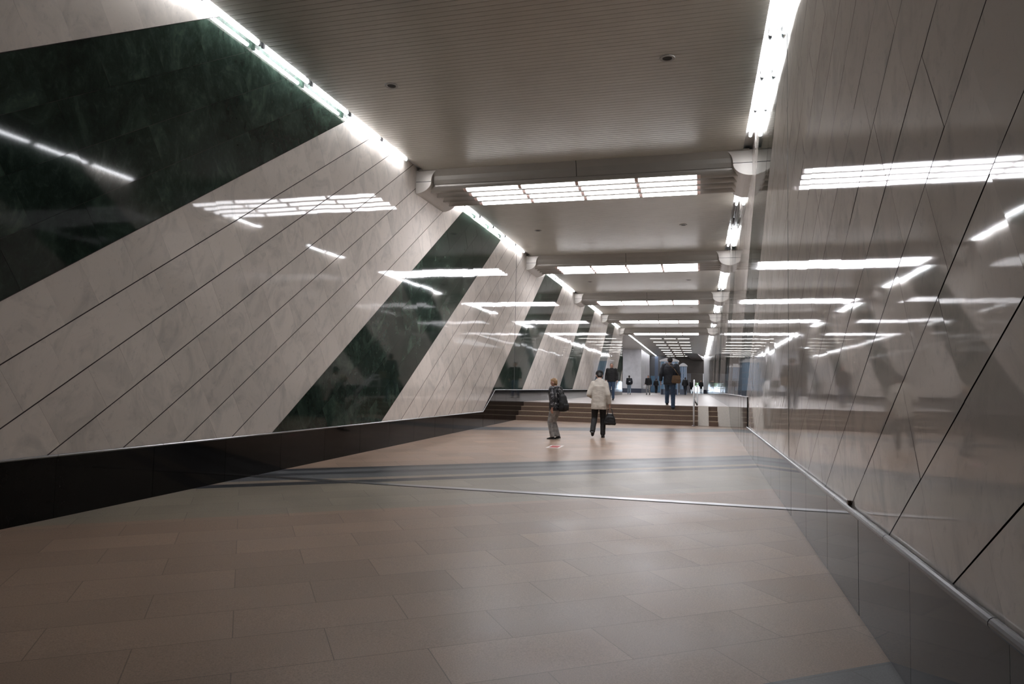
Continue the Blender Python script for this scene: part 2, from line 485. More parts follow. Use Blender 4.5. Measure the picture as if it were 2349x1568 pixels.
# metal strip across the floor
bm = bmesh.new(); y = 8.12
hexa(bm, [(XL, y, SL * y - .02), (XR - .02, y, SL * y - .02), (XR - .02, y + .13, SL * y - .02), (XL, y + .13, SL * y - .02),
          (XL, y, SL * y + .003), (XR - .02, y, SL * y + .003), (XR - .02, y + .13, SL * y + .0045), (XL, y + .13, SL * y + .0045)])
tag(link('trim_6', bm, M['steel']), 'flat metal expansion strip running across the brown floor', 'trim', kind='structure')
bm = bmesh.new()
hexa(bm, [(XL, y - .035, SL * y - .02), (XR - .02, y - .035, SL * y - .02), (XR - .02, y, SL * y - .02), (XL, y, SL * y - .02),
          (XL, y - .035, SL * y + .0015), (XR - .02, y - .035, SL * y + .0015), (XR - .02, y, SL * y + .002), (XL, y, SL * y + .002)])
tag(link('trim_7', bm, M['rubber']), 'black rubber gap in front of the metal floor strip', 'trim', kind='structure')

# steps (each a slab), between them the two pram ramps at the right
z0 = SL * YS; RH = (ZU - z0) / 4; TD = .34
def flight(name, x0, x1, label, cat='stairs'):
    t = thing(name, label, cat, ((x0 + x1) / 2, YS, z0)); t['kind'] = 'structure'
    for k in range(4):
        bm = bmesh.new(); ya, yb = YS + TD * k, YS + TD * 3 + .35
        zb = z0 - .1 if k == 0 else z0 + RH * k
        box(bm, x0, x1, ya, yb, zb, z0 + RH * (k + 1) - .03)
        so = link('step', bm, M['riser'], t); so.matrix_parent_inverse = Matrix.Translation(-Vector(t.location))
        bm = bmesh.new()
        box(bm, x0, x1, ya - .012, (ya + TD if k < 3 else yb - .3), z0 + RH * (k + 1) - .03, z0 + RH * (k + 1))
        no = link('nosing', bm, M['nosing'] if k < 3 else M['floor_up'], so)
    return t
flight('stairs', XL + .02, -.03, 'flight of four brown granite steps across the passage')
flight('stairs', .29, .56, 'narrow strip of brown steps between the two pale pram ramps')
def pram_ramp(x0, x1, label):
    bm = bmesh.new(); ya, yb = YS - .06, YS + TD * 3 + .3
    prism(bm, [(ya, z0 - .08), (yb, z0 - .08), (yb, ZU + .004), (YS + TD * 3 + .05, ZU + .004), (ya, z0 + .01)], 'x', x0, x1)
    return tag(link('pram_ramp', bm, M['ramp']), label, 'ramp')
pram_ramp(-.03, .29, 'pale stone pram ramp next to the metal handrail')
pram_ramp(.56, XR - .024, 'pale stone pram ramp against the right wall')

# handrail at the side of the steps
t = thing('handrail', 'slim metal double handrail rising beside the pram ramp', 'handrail', (-.15, YS - .18, z0))
def hp(name, pts, r, mat=M['white_metal'], parent=t):
    bm = bmesh.new(); tube_path(bm, [Vector(p) - Vector(t.location) for p in pts], r)
    return link(name, bm, mat, parent, smooth=True)
hp('post', [(-.15, YS - .18, z0 - .01), (-.15, YS - .18, 1.10)], .024)
hp('post', [(-.15, YS + 1.5, ZU - .01), (-.15, YS + 1.5, 1.66)], .022)
hp('upper_rail', [(-.15, YS - .18, 1.08), (-.15, YS + 1.15, 1.66), (-.15, YS + 1.55, 1.66)], .024)
hp('lower_rail', [(-.05, YS - .16, .90), (-.05, YS + 1.15, 1.50), (-.05, YS + 1.55, 1.50)], .022)
hp('bracket', [(-.15, YS - .18, 1.07), (-.05, YS - .16, .89)], .024, M['steel'])
hp('bracket', [(-.15, YS + 1.5, 1.6), (-.05, YS + 1.5, 1.50)], .018, M['steel'])
hp('foot_plate', [(-.15, YS - .18, z0 - .005), (-.15, YS - .18, z0 + .02)], .06, M['steel'])

# little brown stop left on the right plinth rail
bm = bmesh.new(); box(bm, XR - .022, XR - .001, 4.88, 4.92, .655, .683)
tag(link('rubber_stop', bm, M['brown_leather']), 'tiny dark brown block on the rounded rail against the right wall', 'block')
# floor sticker
def quad_on_floor(name, x0, x1, y0, y1, lift, mat, parent=None, org=(0, 0, 0)):
    bm = bmesh.new(); f = lambda x, y, d: (x - org[0], y - org[1], SL * y + d - org[2])
    hexa(bm, [f(x0, y0, lift - .001), f(x1, y0, lift - .001), f(x1, y1, lift - .001), f(x0, y1, lift - .001),
              f(x0, y0, lift), f(x1, y0, lift), f(x1, y1, lift), f(x0, y1, lift)])
    return link(name, bm, mat, parent)
org = (-2.78, 13.82, SL * 13.82)
t = thing('floor_sticker', 'white bordered red square sticker on the brown floor behind the boy', 'sticker', org)
quad_on_floor('border', -2.915, -2.645, 13.53, 14.10, .002, M['white_paint'], t, org)
quad_on_floor('red_field', -2.87, -2.69, 13.62, 14.01, .003, M['red_paint'], t, org)

# ------------------------------------------------------------------ ceiling, beams, tubes
BEAMS = [13.38 + 9.72 * k for k in range(5)]
BL = 1.59
SLOT = .165
bm = bmesh.new()
def slat_field(y0, y1, x0, x1, z, pitch=.10):
    n = max(1, int(round((y1 - y0) / pitch))); p = (y1 - y0) / n
    prof = []
    for i in range(n):
        a = y0 + i * p
        prof += [(a, z + .005), (a + .005, z + .001), (a + .016, z), (a + p - .016, z), (a + p - .005, z + .001)]
    prof += [(y1, z + .005)]
    A = [bm.verts.new((x0, *q)) for q in prof]; B = [bm.verts.new((x1, *q)) for q in prof]
    for i in range(len(prof) - 1): bm.faces.new((A[i], A[i + 1], B[i + 1], B[i]))
    # turned-up pan edges along the light slots and a closed back
    for xx, vs in ((x0, A), (x1, B)):
        U = [bm.verts.new((xx, y0, z + .09)), bm.verts.new((xx, y1, z + .09))]
        bm.faces.new([vs[0], U[0], U[1], vs[-1]] + [])
prevy = -8.0
for yb in BEAMS:
    slat_field(prevy, yb + .02, XL + SLOT, XR - SLOT, ZC); prevy = yb + BL - .02
slat_field(prevy, 106, XL + SLOT, XR - SLOT, ZC)
box(bm, -14, 6, 54.5, 106, ZC + .10, ZC + .3)
box(bm, XL - .3, XR + .3, -8, 54.5, ZC + .10, ZC + .3)
box(bm, -14, XL, 54.8, 106, ZC, ZC + .1)
box(bm, XR + .3, 6, 95, 106, ZC, ZC + .1)
me = bpy.data.meshes.new('ceiling'); bm.to_mesh(me); bm.free()
tag(link_me('ceiling', me, M['ceiling']), 'long ceiling of narrow grey metal slats laid across the passage', 'ceiling', kind='structure')
# white reflector troughs above the tubes
for i, (xa, xb, side) in enumerate(((XL, XL + SLOT, 'left'), (XR - SLOT, XR, 'right'))):
    bm = bmesh.new(); box(bm, xa, xb, -8, 106, ZC + .085, ZC + .10)
    tag(link('trim_%d' % (8 + i), bm, M['trough']), 'white reflector trough above the %s row of fluorescent tubes' % side, 'trim', kind='structure')

# beams of light: a cove fascia, four half-round ribs with opal diffusers, a rounded bracket at each wall
def half_round(yc, z, r, x0, x1, n=12, top=0.0):
    prof = [(yc + r * math.cos(PI + PI * i / n), z + r * math.sin(PI + PI * i / n)) for i in range(n + 1)]
    if top: prof += [(yc + r, z + top), (yc - r, z + top)]
    b = bmesh.new(); prism(b, prof, 'x', x0, x1); return b
ORD = ['nearest', 'second', 'third', 'fourth', 'fifth']
def make_beam(y0):
    t = thing('light_beam', 'x', 'ceiling light', (0, y0, ZC), group='ceiling light beams across the passage')
    PAR = lambda o: o
    ribs_x0, ribs_x1 = XL + .22, XR - .22
    bm = bmesh.new()
    prof = [(-.02, 0.02), (.02, -.05), (.06, -.12), (.08, -.20), (.11, -.28), (1.52, -.28), (1.55, -.1), (1.58, .02)]
    prism(bm, prof, 'x', XL + .05, XR - .05)
    fa = link('fascia', bm, M['beam'], t)
    bm = bmesh.new(); prism(bm, [(-.022, .02), (.017, -.05), (.057, -.12), (.077, -.20), (.107, -.283), (.12, -.27), (.09, -.20), (.07, -.12), (.03, -.05), (-.01, .02)], 'x', -2.375, -2.362)
    link('seam', bm, M['black_hole'], fa)
    pitch, r = .372, .120
    A0, A1 = math.radians(222), math.radians(318)
    def lens(bm, yc, zc, ra, rb, x0, x1, n=8):
        pr = [(yc + rb * math.cos(A0 + (A1 - A0) * i / n), zc + rb * math.sin(A0 + (A1 - A0) * i / n)) for i in range(n + 1)]
        pr += [(yc + ra * math.cos(A1 - (A1 - A0) * i / n), zc + ra * math.sin(A1 - (A1 - A0) * i / n)) for i in range(n + 1)]
        prism(bm, pr, 'x', x0, x1)
    for k in range(4):
        yc, zc = .26 + pitch * k, -.295
        rib = link('rib', half_round(yc, zc, r, ribs_x0, ribs_x1, 16, .03), M['beam'], t, smooth=False)
        for q in range(4):
            xa = -4.74 + 1.18 * q
            bm = bmesh.new(); lens(bm, yc, zc, r - .01, r + .003, xa + .035, xa + 1.145)
            link('diffuser', bm, M['diffuser'], rib)
        b = bmesh.new()
        for q in range(5):
            xa = -4.74 + 1.18 * q
            lens(b, yc, zc, r - .01, r + .003, xa - .034, xa + .034)
        link('diffuser_joint', b, M['diffuser_end'], rib)
    for xw, sg in ((XL, 1), (XR, -1)):
        # lower quarter-round body
        pr = [(xw, -.247)] + [(xw + sg * .34 * math.cos(PI / 2 * i / 10), -.247 - .235 * math.sin(PI / 2 * i / 10)) for i in range(11)]
        b = bmesh.new(); prism(b, pr, 'y', 0, BL)
        br = link('end_bracket', b, M['bracket'], t)
        # cove above the seam, flaring out to the ceiling
        pr = [(xw, .0), (xw + sg * .47, .0)] + [(xw + sg * (.47 - .13 * math.sin(PI / 2 * i / 8)), -.235 * (1 - math.cos(PI / 2 * i / 8)) ** .8) for i in range(1, 9)] + [(xw, -.235)]
        b = bmesh.new(); prism(b, pr, 'y', 0, BL)
        link('cove', b, M['bracket'], br)
        b = bmesh.new(); box(b, min(xw, xw + sg * .325), max(xw, xw + sg * .325), .004, BL - .004, -.248, -.234)
        link('seam', b, M['black_hole'], br)
    return t
beam0 = make_beam(BEAMS[0])
for k, y in enumerate(BEAMS):
    lab = '%s lit beam across the ceiling counting away from the camera, four glowing ribs' % ORD[k] if k else 'nearest and largest lit beam across the ceiling, four glowing ribs between rounded brackets'
    if k == 4: lab = 'farthest of the lit beams across the slatted ceiling, before the rows of short strips'
    if k == 0: beam0['label'] = lab
    else: dup(beam0, (0, y, ZC), lab)

# fluorescent tubes in the slots
def make_tube(L=1.17, parts=True, mat='tube'):
    t = thing('fluorescent_tube', 'x', 'lamp', (0, 0, 0))
    b = bmesh.new(); frus(b, (0, .05, 0), (0, L - .05, 0), .027, .027, 10); link('glass_tube', b, M[mat], t, smooth=True)
    if parts:
        for ya in (.0, L - .05):
            b = bmesh.new(); frus(b, (0, ya, 0), (0, ya + .05, 0), .02, .02, 8); box(b, -.022, .022, ya + .005, ya + .04, .0, .086)
            link('lamp_holder', b, M['holder'], t)
    return t
NUM = ['first', 'second', 'third', 'fourth', 'fifth', 'sixth', 'seventh', 'eighth', 'ninth', 'tenth', 'eleventh', 'twelfth', 'thirteenth', 'fourteenth']
tube_lit, tube_off, tube_far = make_tube(), make_tube(mat='tube_off'), make_tube(1.2)
used = set()
def put_tube(src, x, y, label, group, z=ZC + .006):
    if src.name not in used:
        used.add(src.name); src.location = (x, y, z); src['label'] = label; src['group'] = group; return src
    o = dup(src, (x, y, z), label); o['group'] = group; return o
for side, x in (('left', XL + .082), ('right', XR - .082)):
    grp = 'fluorescent tubes above the %s wall' % side
    for i in range(14):
        y = 12.75 - 1.215 * (i + 1)
        if y < 3.9: continue
        put_tube(tube_lit, x, y, 'lit tube over the %s wall, %s on the camera side of the nearest beam' % (side, NUM[i]), grp)
    for k in range(4):
        for i in range(6):
            y = BEAMS[k] + BL + .05 + 1.25 * i
            off = side == 'right' and k == 0 and i in (2, 3)
            if off: lab = 'unlit tube over the right wall, %s dead one past the nearest beam' % ('first' if i == 2 else 'second')
            else: lab = 'lit tube over the %s wall, %s beyond the %s light beam' % (side, NUM[i], ORD[k])
            put_tube(tube_off if off else tube_lit, x, y, lab, grp)
    y = BEAMS[4] + BL + .05
    for i in range(42):
        put_tube(tube_far, x, y + 1.23 * i, 'lit tube in the unbroken far row on the %s, beyond the last light beam' % side, grp + ', far row')

# small round ceiling fittings
def make_fitting(x, y):
    t = thing('ceiling_fitting', 'x', 'ceiling fitting', (x, y, ZC), group='small round recessed ceiling fittings')
    b = bmesh.new()
    n = 24
    for (ra, za, rb, zb) in ((.105, 0, .10, -.012), (.10, -.012, .07, -.012), (.07, -.012, .06, .0)):
        A = [b.verts.new((ra * math.cos(2 * PI * i / n), ra * math.sin(2 * PI * i / n), za)) for i in range(n)]
        B = [b.verts.new((rb * math.cos(2 * PI * i / n), rb * math.sin(2 * PI * i / n), zb)) for i in range(n)]
        for i in range(n): b.faces.new((A[i], A[(i + 1) % n], B[(i + 1) % n], B[i]))
    link('rim', b, M['beam'], t)
    b = bmesh.new(); frus(b, (0, 0, -.004), (0, 0, .004), .066, .066, 20); link('dark_opening', b, M['black_hole'], t)
    return t
fit = make_fitting(-4.48, 9.38)
fit['label'] = 'small round fitting in the near ceiling, on the left side'
for k in range(4):
    for x, s in ((-4.48, 'left'), (-.43, 'right')):
        if k == 0 and s == 'left': continue
        lab = 'small round fitting in the near ceiling, on the right side' if k == 0 else 'tiny round fitting on the %s side of the ceiling, beyond the %s light beam' % (s, ORD[k - 1])
        dup(fit, (x, 9.38 + 9.9 * k, ZC), lab)

# rows of short strips in the far ceiling
sproto = None
for r, y in enumerate((63.3, 68.0, 72.7, 77.6, 82.5, 87.3, 91.8, 97.0)):
    for c, xa in enumerate((-4.26, -3.03, -1.86)):
        lab = 'short pale ceiling strip in the far hall, %s row, %s one' % (NUM[r], ('left', 'middle', 'right')[c])
        if sproto is None:
            sproto = thing('ceiling_strip', lab, 'ceiling light', (xa, y, ZC), group='short strips in the far ceiling')
            b = bmesh.new(); box(b, 0, 1.03, 0, .22, -.015, .012); link('housing', b, M['white_metal'], sproto)
            b = bmesh.new(); box(b, .02, 1.01, -.008, .2, -.022, -.01); link('lens', b, M['strip'], sproto)
        else: dup(sproto, (xa, y, ZC), lab)

# ------------------------------------------------------------------ far hall and enclosure
def struct_box(name, dims, mat, label, cat='wall'):
    b = bmesh.new(); box(b, *dims); return tag(link(name, b, mat), label, cat, kind='structure')
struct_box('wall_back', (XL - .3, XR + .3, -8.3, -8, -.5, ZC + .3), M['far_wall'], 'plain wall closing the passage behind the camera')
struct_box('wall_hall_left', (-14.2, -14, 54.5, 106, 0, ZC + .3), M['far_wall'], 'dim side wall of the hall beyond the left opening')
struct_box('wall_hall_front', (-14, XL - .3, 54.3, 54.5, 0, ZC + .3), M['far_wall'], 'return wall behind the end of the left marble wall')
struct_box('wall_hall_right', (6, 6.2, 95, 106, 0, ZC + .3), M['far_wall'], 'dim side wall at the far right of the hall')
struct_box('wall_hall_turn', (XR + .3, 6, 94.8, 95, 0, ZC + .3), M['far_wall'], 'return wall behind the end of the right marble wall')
# pier with a dark base
t = thing('pier', 'broad grey stone pier with a dark base in the far hall on the left', 'pier', (-7.45, 81, ZU)); t['kind'] = 'structure'
b = bmesh.new(); box(b, -1.05, 1.05, 0, 14, .5, ZC - ZU + .05); link('shaft', b, M['grey_stone'], t)
b = bmesh.new(); box(b, -1.08, 1.08, -.03, 14, 0, .5); link('base', b, M['navy'], t)
# pilaster at the end of the right wall
t = thing('pilaster', 'slim white pilaster with a dark base at the far end of the right wall', 'pilaster', (.80, 95.3, ZU)); t['kind'] = 'structure'
b = bmesh.new(); box(b, -.2, .32, -.3, .6, .5, ZC - ZU + .05); link('shaft', b, M['white_metal'], t)
b = bmesh.new(); box(b, -.23, .34, -.33, .6, 0, .5); link('base', b, M['navy'], t)
# end wall: dark soffit above an opening to daylight
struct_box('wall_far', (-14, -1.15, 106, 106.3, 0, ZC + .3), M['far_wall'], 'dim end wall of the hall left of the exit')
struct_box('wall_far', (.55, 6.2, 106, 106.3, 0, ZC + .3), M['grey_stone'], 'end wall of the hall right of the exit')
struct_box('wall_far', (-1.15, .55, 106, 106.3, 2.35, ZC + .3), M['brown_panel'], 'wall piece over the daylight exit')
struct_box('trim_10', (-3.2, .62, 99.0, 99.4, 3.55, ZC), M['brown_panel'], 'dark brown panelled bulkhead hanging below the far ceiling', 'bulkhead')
b = bmesh.new(); hexa(b, [(-1.9, 88, ZC - .02), (-.2, 90, ZC - .02), (.6, 99, ZC - .5), (-.9, 99, ZC - .5), (-1.9, 88, ZC), (-.2, 90, ZC), (.6, 99, ZC), (-.9, 99, ZC)])
tag(link('trim_11', b, M['brown_panel']), 'dark wedge shaped soffit under the far ceiling', 'soffit', kind='structure')
b = bmesh.new(); box(b, -40, 40, 106.3, 200, ZU - .4, ZU - .1)
tag(link('ground', b, M['asphalt']), 'grey pavement outside the far exit', 'ground', kind='structure')
# dark glazed front with blue doors
t = thing('glass_front', 'dark glazed front with blue door leaves at the far left of the hall', 'glass front', (-6.4, 97, ZU)); t['kind'] = 'structure'
b = bmesh.new(); box(b, 0, 2.0, 0, .3, 2.3, ZC - ZU); link('upper_panel', b, M['far_wall'], t)
b = bmesh.new(); box(b, .55, 1.0, -.02, .1, .0, ZC - ZU - .1); link('blue_column', b, plain('slate blue', (.12, .16, .24), .4), t)
for i in range(3):
    b = bmesh.new(); box(b, .02 + i * .66, .64 + i * .66, .02, .08, .02, 2.25)
    d = link('door_leaf', b, M['blue_glass'], t)
    b = bmesh.new(); box(b, .05 + i * .66, .08 + i * .66, -.03, .02, .8, 1.4); link('pull_handle', b, M['steel'], d)

# pale blue kiosks
def kiosk(x, y, w, h, label):
    t = thing('kiosk', label, 'kiosk', (x, y, ZU))
    b = bmesh.new(); box(b, 0, w, 0, 1.6, 0, .5); link('base', b, M['navy'], t)
    for i in range(5):
        b = bmesh.new(); box(b, .05 + i * w / 5, .02 + (i + 1) * w / 5, .02, .08, .52, h - .3); p = link('panel', b, M['pale_blue'] if i % 2 else M['blue_glass'], t)
    for i in range(6):
        b = bmesh.new(); box(b, i * w / 5 - (.06 if i == 5 else 0), i * w / 5 + .05, -.03, .1, .0, h - .3); link('post', b, M['kiosk_frame'], t)
    for z in (1.0, 1.55, 2.1):
        if z < h - .4:
            b = bmesh.new(); box(b, 0, w, -.05, .02, z, z + .07); link('shelf', b, M['kiosk_frame'], t)
    b = bmesh.new()
    prof = [(-.08, h - .3)] + [(-.08 + (w + .16) * i / 10, h - .3 + .12 + .22 * math.sin(PI * i / 10)) for i in range(11)] + [(w + .08, h - .3)]
    prism(b, prof, 'y', -.1, 1.7); link('roof', b, M['white_metal'], t)
    return t
kiosk(-3.45, 66, 1.55, 3.35, 'tall pale blue glass kiosk with an arched white roof in the far hall')
kiosk(-1.85, 72, .62, 3.1, 'narrow blue kiosk just right of the arched one')

# trees beyond the exit
for i, (x, y, s) in enumerate(((-.9, 122, 1.1), (1.0, 128, 1.4))):
    t = thing('tree', ('small leafy tree in daylight at the left of the exit', 'leafy green tree in daylight at the right of the exit')[i], 'tree', (x, y, ZU - .1))
    b = bmesh.new(); frus(b, (0, 0, 0), (0, 0, 2.0 * s), .12, .07, 8); link('trunk', b, M['bark'], t)
    b = bmesh.new(); rr = random.Random(i)
    for q in range(260):
        d = Vector((rr.gauss(0, .5), rr.gauss(0, .5), rr.gauss(0, .55))); c = Vector((0, 0, 1.9 * s)) + d * s
        n = Vector((rr.gauss(0, 1), rr.gauss(0, 1), rr.gauss(0, 1))).normalized(); u = n.orthogonal().normalized() * .16; w = n.cross(u)
        b.faces.new([b.verts.new(c + u), b.verts.new(c + w), b.verts.new(c - u), b.verts.new(c - w)])
    link('crown', b, M['leaf'], t)

# ------------------------------------------------------------------ people
def bake(name, bm, mat, parent, voxel, smooth=4, wrinkle=0.0, wscale=9.0, seed=0):
    """Fuse overlapping closed pieces into one continuous surface."""
    me = bpy.data.meshes.new(name); bm.to_mesh(me); bm.free()
    o = bpy.data.objects.new(name, me); COL.objects.link(o)
    r = o.modifiers.new('fuse', 'REMESH'); r.mode = 'VOXEL'; r.voxel_size = voxel
    s = o.modifiers.new('soften', 'SMOOTH'); s.factor = .5; s.iterations = smooth
    dg = bpy.context.evaluated_depsgraph_get()
    me2 = bpy.data.meshes.new_from_object(o.evaluated_get(dg))
    bpy.data.objects.remove(o); bpy.data.meshes.remove(me)
    if wrinkle:
        nrm = [v.normal.copy() for v in me2.vertices]
        for v, n in zip(me2.vertices, nrm):
            p = Vector((v.co.x * wscale, v.co.y * wscale, v.co.z * wscale * 2.0 + seed))
            k = noise.noise(p) + .5 * noise.noise(p * 2.1)
            v.co += n * (k * wrinkle)
    return link_me(name, me2, mat, parent, smooth=True)

def ik(a, c, l1, l2, pole):
    a, c, pole = Vector(a), Vector(c), Vector(pole)
    d = c - a; L = min(d.length, (l1 + l2) * .999); u = d.normalized()
    x = (l1 * l1 - l2 * l2 + L * L) / (2 * L); h = math.sqrt(max(0, l1 * l1 - x * x))
    p = pole - u * pole.dot(u); p.normalize()
    return a + u * x + p * h

def person(label, loc, heading, H, feet, hands, lean=4, head_turn=0, head_drop=0, top='black_cloth', legs='blue_denim', shoes='leather',
           hair='dark_hair', hem=.84, voxel=.016, bulk=1.0, leg_w=1.0, cap=None, detail=False, hood=False, sw=.185, shz=1.39, wrinkle=.004, face=False, group=None, sleeve_end=.93):
    """feet / hands: {'L': (x, y, z[, pitch])} for a 1.70 m figure facing +y; heading turns it about z."""
    s = H / 1.7
    t = thing('person', label, 'person', loc, heading, group)
    S = lambda p: Vector(p) * s
    lr = math.radians(lean)
    def spine(x, y, z):     # lean forward about the hips
        dz = z - .90; return Vector((x, y * math.cos(lr) + dz * math.sin(lr), .90 + dz * math.cos(lr) - y * math.sin(lr)))
    hip = {'L': Vector((-.09, 0, .90)), 'R': Vector((.09, 0, .90))}
    ank, knee = {}, {}
    for k in 'LR':
        f = feet[k]; ank[k] = Vector(f[:3]); knee[k] = ik(hip[k], ank[k], .43, .415, (0, 1, .0))
    sh = {'L': spine(-sw, -.01, shz), 'R': spine(sw, -.01, shz)}
    wr, el = {}, {}
    for k in 'LR':
        wr[k] = Vector(hands[k]); 
        d = wr[k] - sh[k]
        if d.length > .535: wr[k] = sh[k] + d.normalized() * .535
        el[k] = ik(sh[k], wr[k], .285, .255, (-.3 if k == 'L' else .3, -1, 0))
    hd = Matrix.Rotation(-math.radians(head_turn), 3, 'Z') @ Matrix.Rotation(-math.radians(head_drop + lean * .5), 3, 'X')
    neck0, neck1 = spine(0, -.015, 1.40), spine(0, .0, 1.50)
    hc = neck1 + hd @ Vector((0, .02, .085))
    # ---- body
    b = bmesh.new()
    secs = []
    for z, wx, dy, yo in ((.82, .13, .10, -.01), (.90, .155, .115, -.01), (1.02, .135, .10, 0), (1.15, .145, .105, .0), (1.28, .165, .11, 0), (1.37, .155, .09, -.01), (1.42, .07, .06, -.01)):
        c = spine(0, yo, z); secs.append((c * s, Vector((wx, 0, 0)) * s, Vector((0, dy, 0)) * s))
    loft(b, secs, 18)
    capsule(b, S(neck0), S(neck1 + hd @ Vector((0, .01, .03))), .055 * s, .05 * s)
    ball(b, S(hc), s, (.074, .094, .112), hd, 18)
    ball(b, S(hc + hd @ Vector((0, .03, -.055))), s, (.056, .066, .06), hd, 14)
    capsule(b, S(hc + hd @ Vector((0, .092, .012))), S(hc + hd @ Vector((0, .108, -.024))), .011 * s, .016 * s, 8)
    for sx in (-1, 1):
        ball(b, S(hc + hd @ Vector((sx * .078, -.005, -.012))), s, (.013, .022, .034), hd, 8)
        ball(b, S(hc + hd @ Vector((sx * .032, .078, .028))), s, (.028, .016, .010), hd, 8)
    ball(b, S(hc + hd @ Vector((0, .086, -.056))), s, (.026, .012, .012), hd, 8)
    for k in 'LR':
        capsule(b, S(hip[k]), S(knee[k]), .082 * s, .055 * s); capsule(b, S(knee[k]), S(ank[k]), .052 * s, .034 * s)
        capsule(b, S(sh[k]), S(el[k]), .050 * s, .040 * s); capsule(b, S(el[k]), S(wr[k]), .039 * s, .026 * s)
        # hand: palm, four fingers bent at the knuckles, thumb from the side near the wrist
        sg = -1 if k == 'L' else 1
        fd = (wr[k] - el[k]).normalized(); inn = Vector((-sg, 0, 0)); inn = (inn - fd * inn.dot(fd)).normalized(); fw = fd.cross(inn).normalized()
        if fw.y < 0: fw = -fw
        w0 = wr[k]
        loft(b, [(S(w0 - fd * .01), S(fw * .026), S(inn * .017)), (S(w0 + fd * .04), S(fw * .038), S(inn * .016)), (S(w0 + fd * .088), S(fw * .041), S(inn * .013))], 12)
        for i, ln in enumerate((.068, .078, .072, .056)):
            base = w0 + fd * .082 + fw * (.031 - .021 * i)
            k1 = base + (fd * .88 + inn * .32).normalized() * ln * .52
            k2 = k1 + (fd * .45 + inn * .85).normalized() * ln * .48
            capsule(b, S(base), S(k1), .0095 * s, .009 * s, 8); capsule(b, S(k1), S(k2), .009 * s, .0075 * s, 8)
        tb = w0 + fd * .025 + fw * .03; t1 = tb + (fd * .6 + fw * .6 + inn * .35).normalized() * .04; t2 = t1 + (fd * .85 + inn * .5).normalized() * .03
        capsule(b, S(tb), S(t1), .013 * s, .011 * s, 8); capsule(b, S(t1), S(t2), .011 * s, .008 * s, 8)
    body = bake('body', b, M['skin'], t, min(voxel, .011 if detail else voxel), 2)
    if face or detail:
        for sx in (-1, 1):
            b = bmesh.new(); ball(b, S(hc + hd @ Vector((sx * .032, .084, .012))), s, (.013, .008, .006), hd, 8); link('eye', b, M['eye'], t, smooth=True)
        b = bmesh.new(); ball(b, S(hc + hd @ Vector((0, .096, -.056))), s, (.024, .006, .006), hd, 8); link('mouth', b, M['lips'], t, smooth=True)
    # ---- hair or cap
    b = bmesh.new()
    ball(b, S(hc + hd @ Vector((0, -.014, .016))), s, (.080, .092, .108), hd, 18)
    if hair != 'short': ball(b, S(hc + hd @ Vector((0, -.04, -.03))), s, (.068, .062, .075), hd, 14)
    if hair in ('fair_hair',): ball(b, S(hc + hd @ Vector((0, .045, .072))), s, (.062, .045, .035), hd, 12)
    if hair != 'none': bake('hair', b, M[hair], t, voxel * .7, 2, .004 * s, 30, 5)
    if cap:
        b = bmesh.new()
        ball(b, S(hc + hd @ Vector((0, -.012, .055))), s, (.098, .112, .072), hd, 18)
        frus(b, S(hc + hd @ Vector((0, -.005, .015))), S(hc + hd @ Vector((0, -.01, .05))), .092 * s, .098 * s, 18)
        bake('cap', b, M[cap], t, voxel * .7, 3)
    # ---- trousers
    b = bmesh.new()
    loft(b, [(S((0, -.01, .80)), S((.155 * leg_w, 0, 0)), S((0, .118, 0))), (S((0, -.012, .90)), S((.168 * leg_w, 0, 0)), S((0, .128, 0))), (S(spine(0, 0, 1.03)), S((.15, 0, 0)), S((0, .115, 0)))], 18)
    for k in 'LR':
        d = (ank[k] - knee[k]).normalized()
        frus(b, S(hip[k] + Vector((0, 0, -.02))), S(knee[k]), .098 * s * leg_w, .073 * s * leg_w); ball(b, S(knee[k]), .073 * s * leg_w)
        ball(b, S(hip[k]), .098 * s * leg_w)
        frus(b, S(knee[k]), S(ank[k] + d * .012), .073 * s * leg_w, .062 * s * leg_w)
    bake('trousers', b, M[legs], t, voxel, 3, wrinkle * s, 8, 3)
    # ---- jacket
    b = bmesh.new(); B = bulk
    secs = []
    for z, wx, dy, yo in ((hem, .178, .140, -.005), (hem + .07, .176, .142, -.005), (1.02, .168, .136, 0), (1.16, .172, .138, -.005), (1.28, sw + .003, .138, -.012), (1.30 + (shz - 1.32), sw - .013, .112, -.02), (1.43, .105, .085, -.015), (1.475, .068, .072, -.005)):
        if secs and z <= last: continue
        last = z
        c = spine(0, yo, z) if z > .9 else Vector((0, yo, z)); q = B if z < 1.40 else 1 + (B - 1) * .4
        secs.append((S(c), S((wx * q, 0, 0)), S((0, dy * q, 0))))
    loft(b, secs, 22)
    for k in 'LR':
        e = el[k] + (wr[k] - el[k]) * sleeve_end
        ball(b, S(sh[k]), .075 * s * B); frus(b, S(sh[k]), S(el[k]), .073 * s * B, .060 * s * B); ball(b, S(el[k]), .060 * s * B)
        frus(b, S(el[k]), S(e), .060 * s * B, .046 * s * B)
    if hood:
        ball(b, S(spine(0, -.085, 1.43)), s, (.11, .065, .055), None, 14)
    bake('jacket', b, M[top], t, voxel, 4, wrinkle * 1.6 * s, 7, 1)
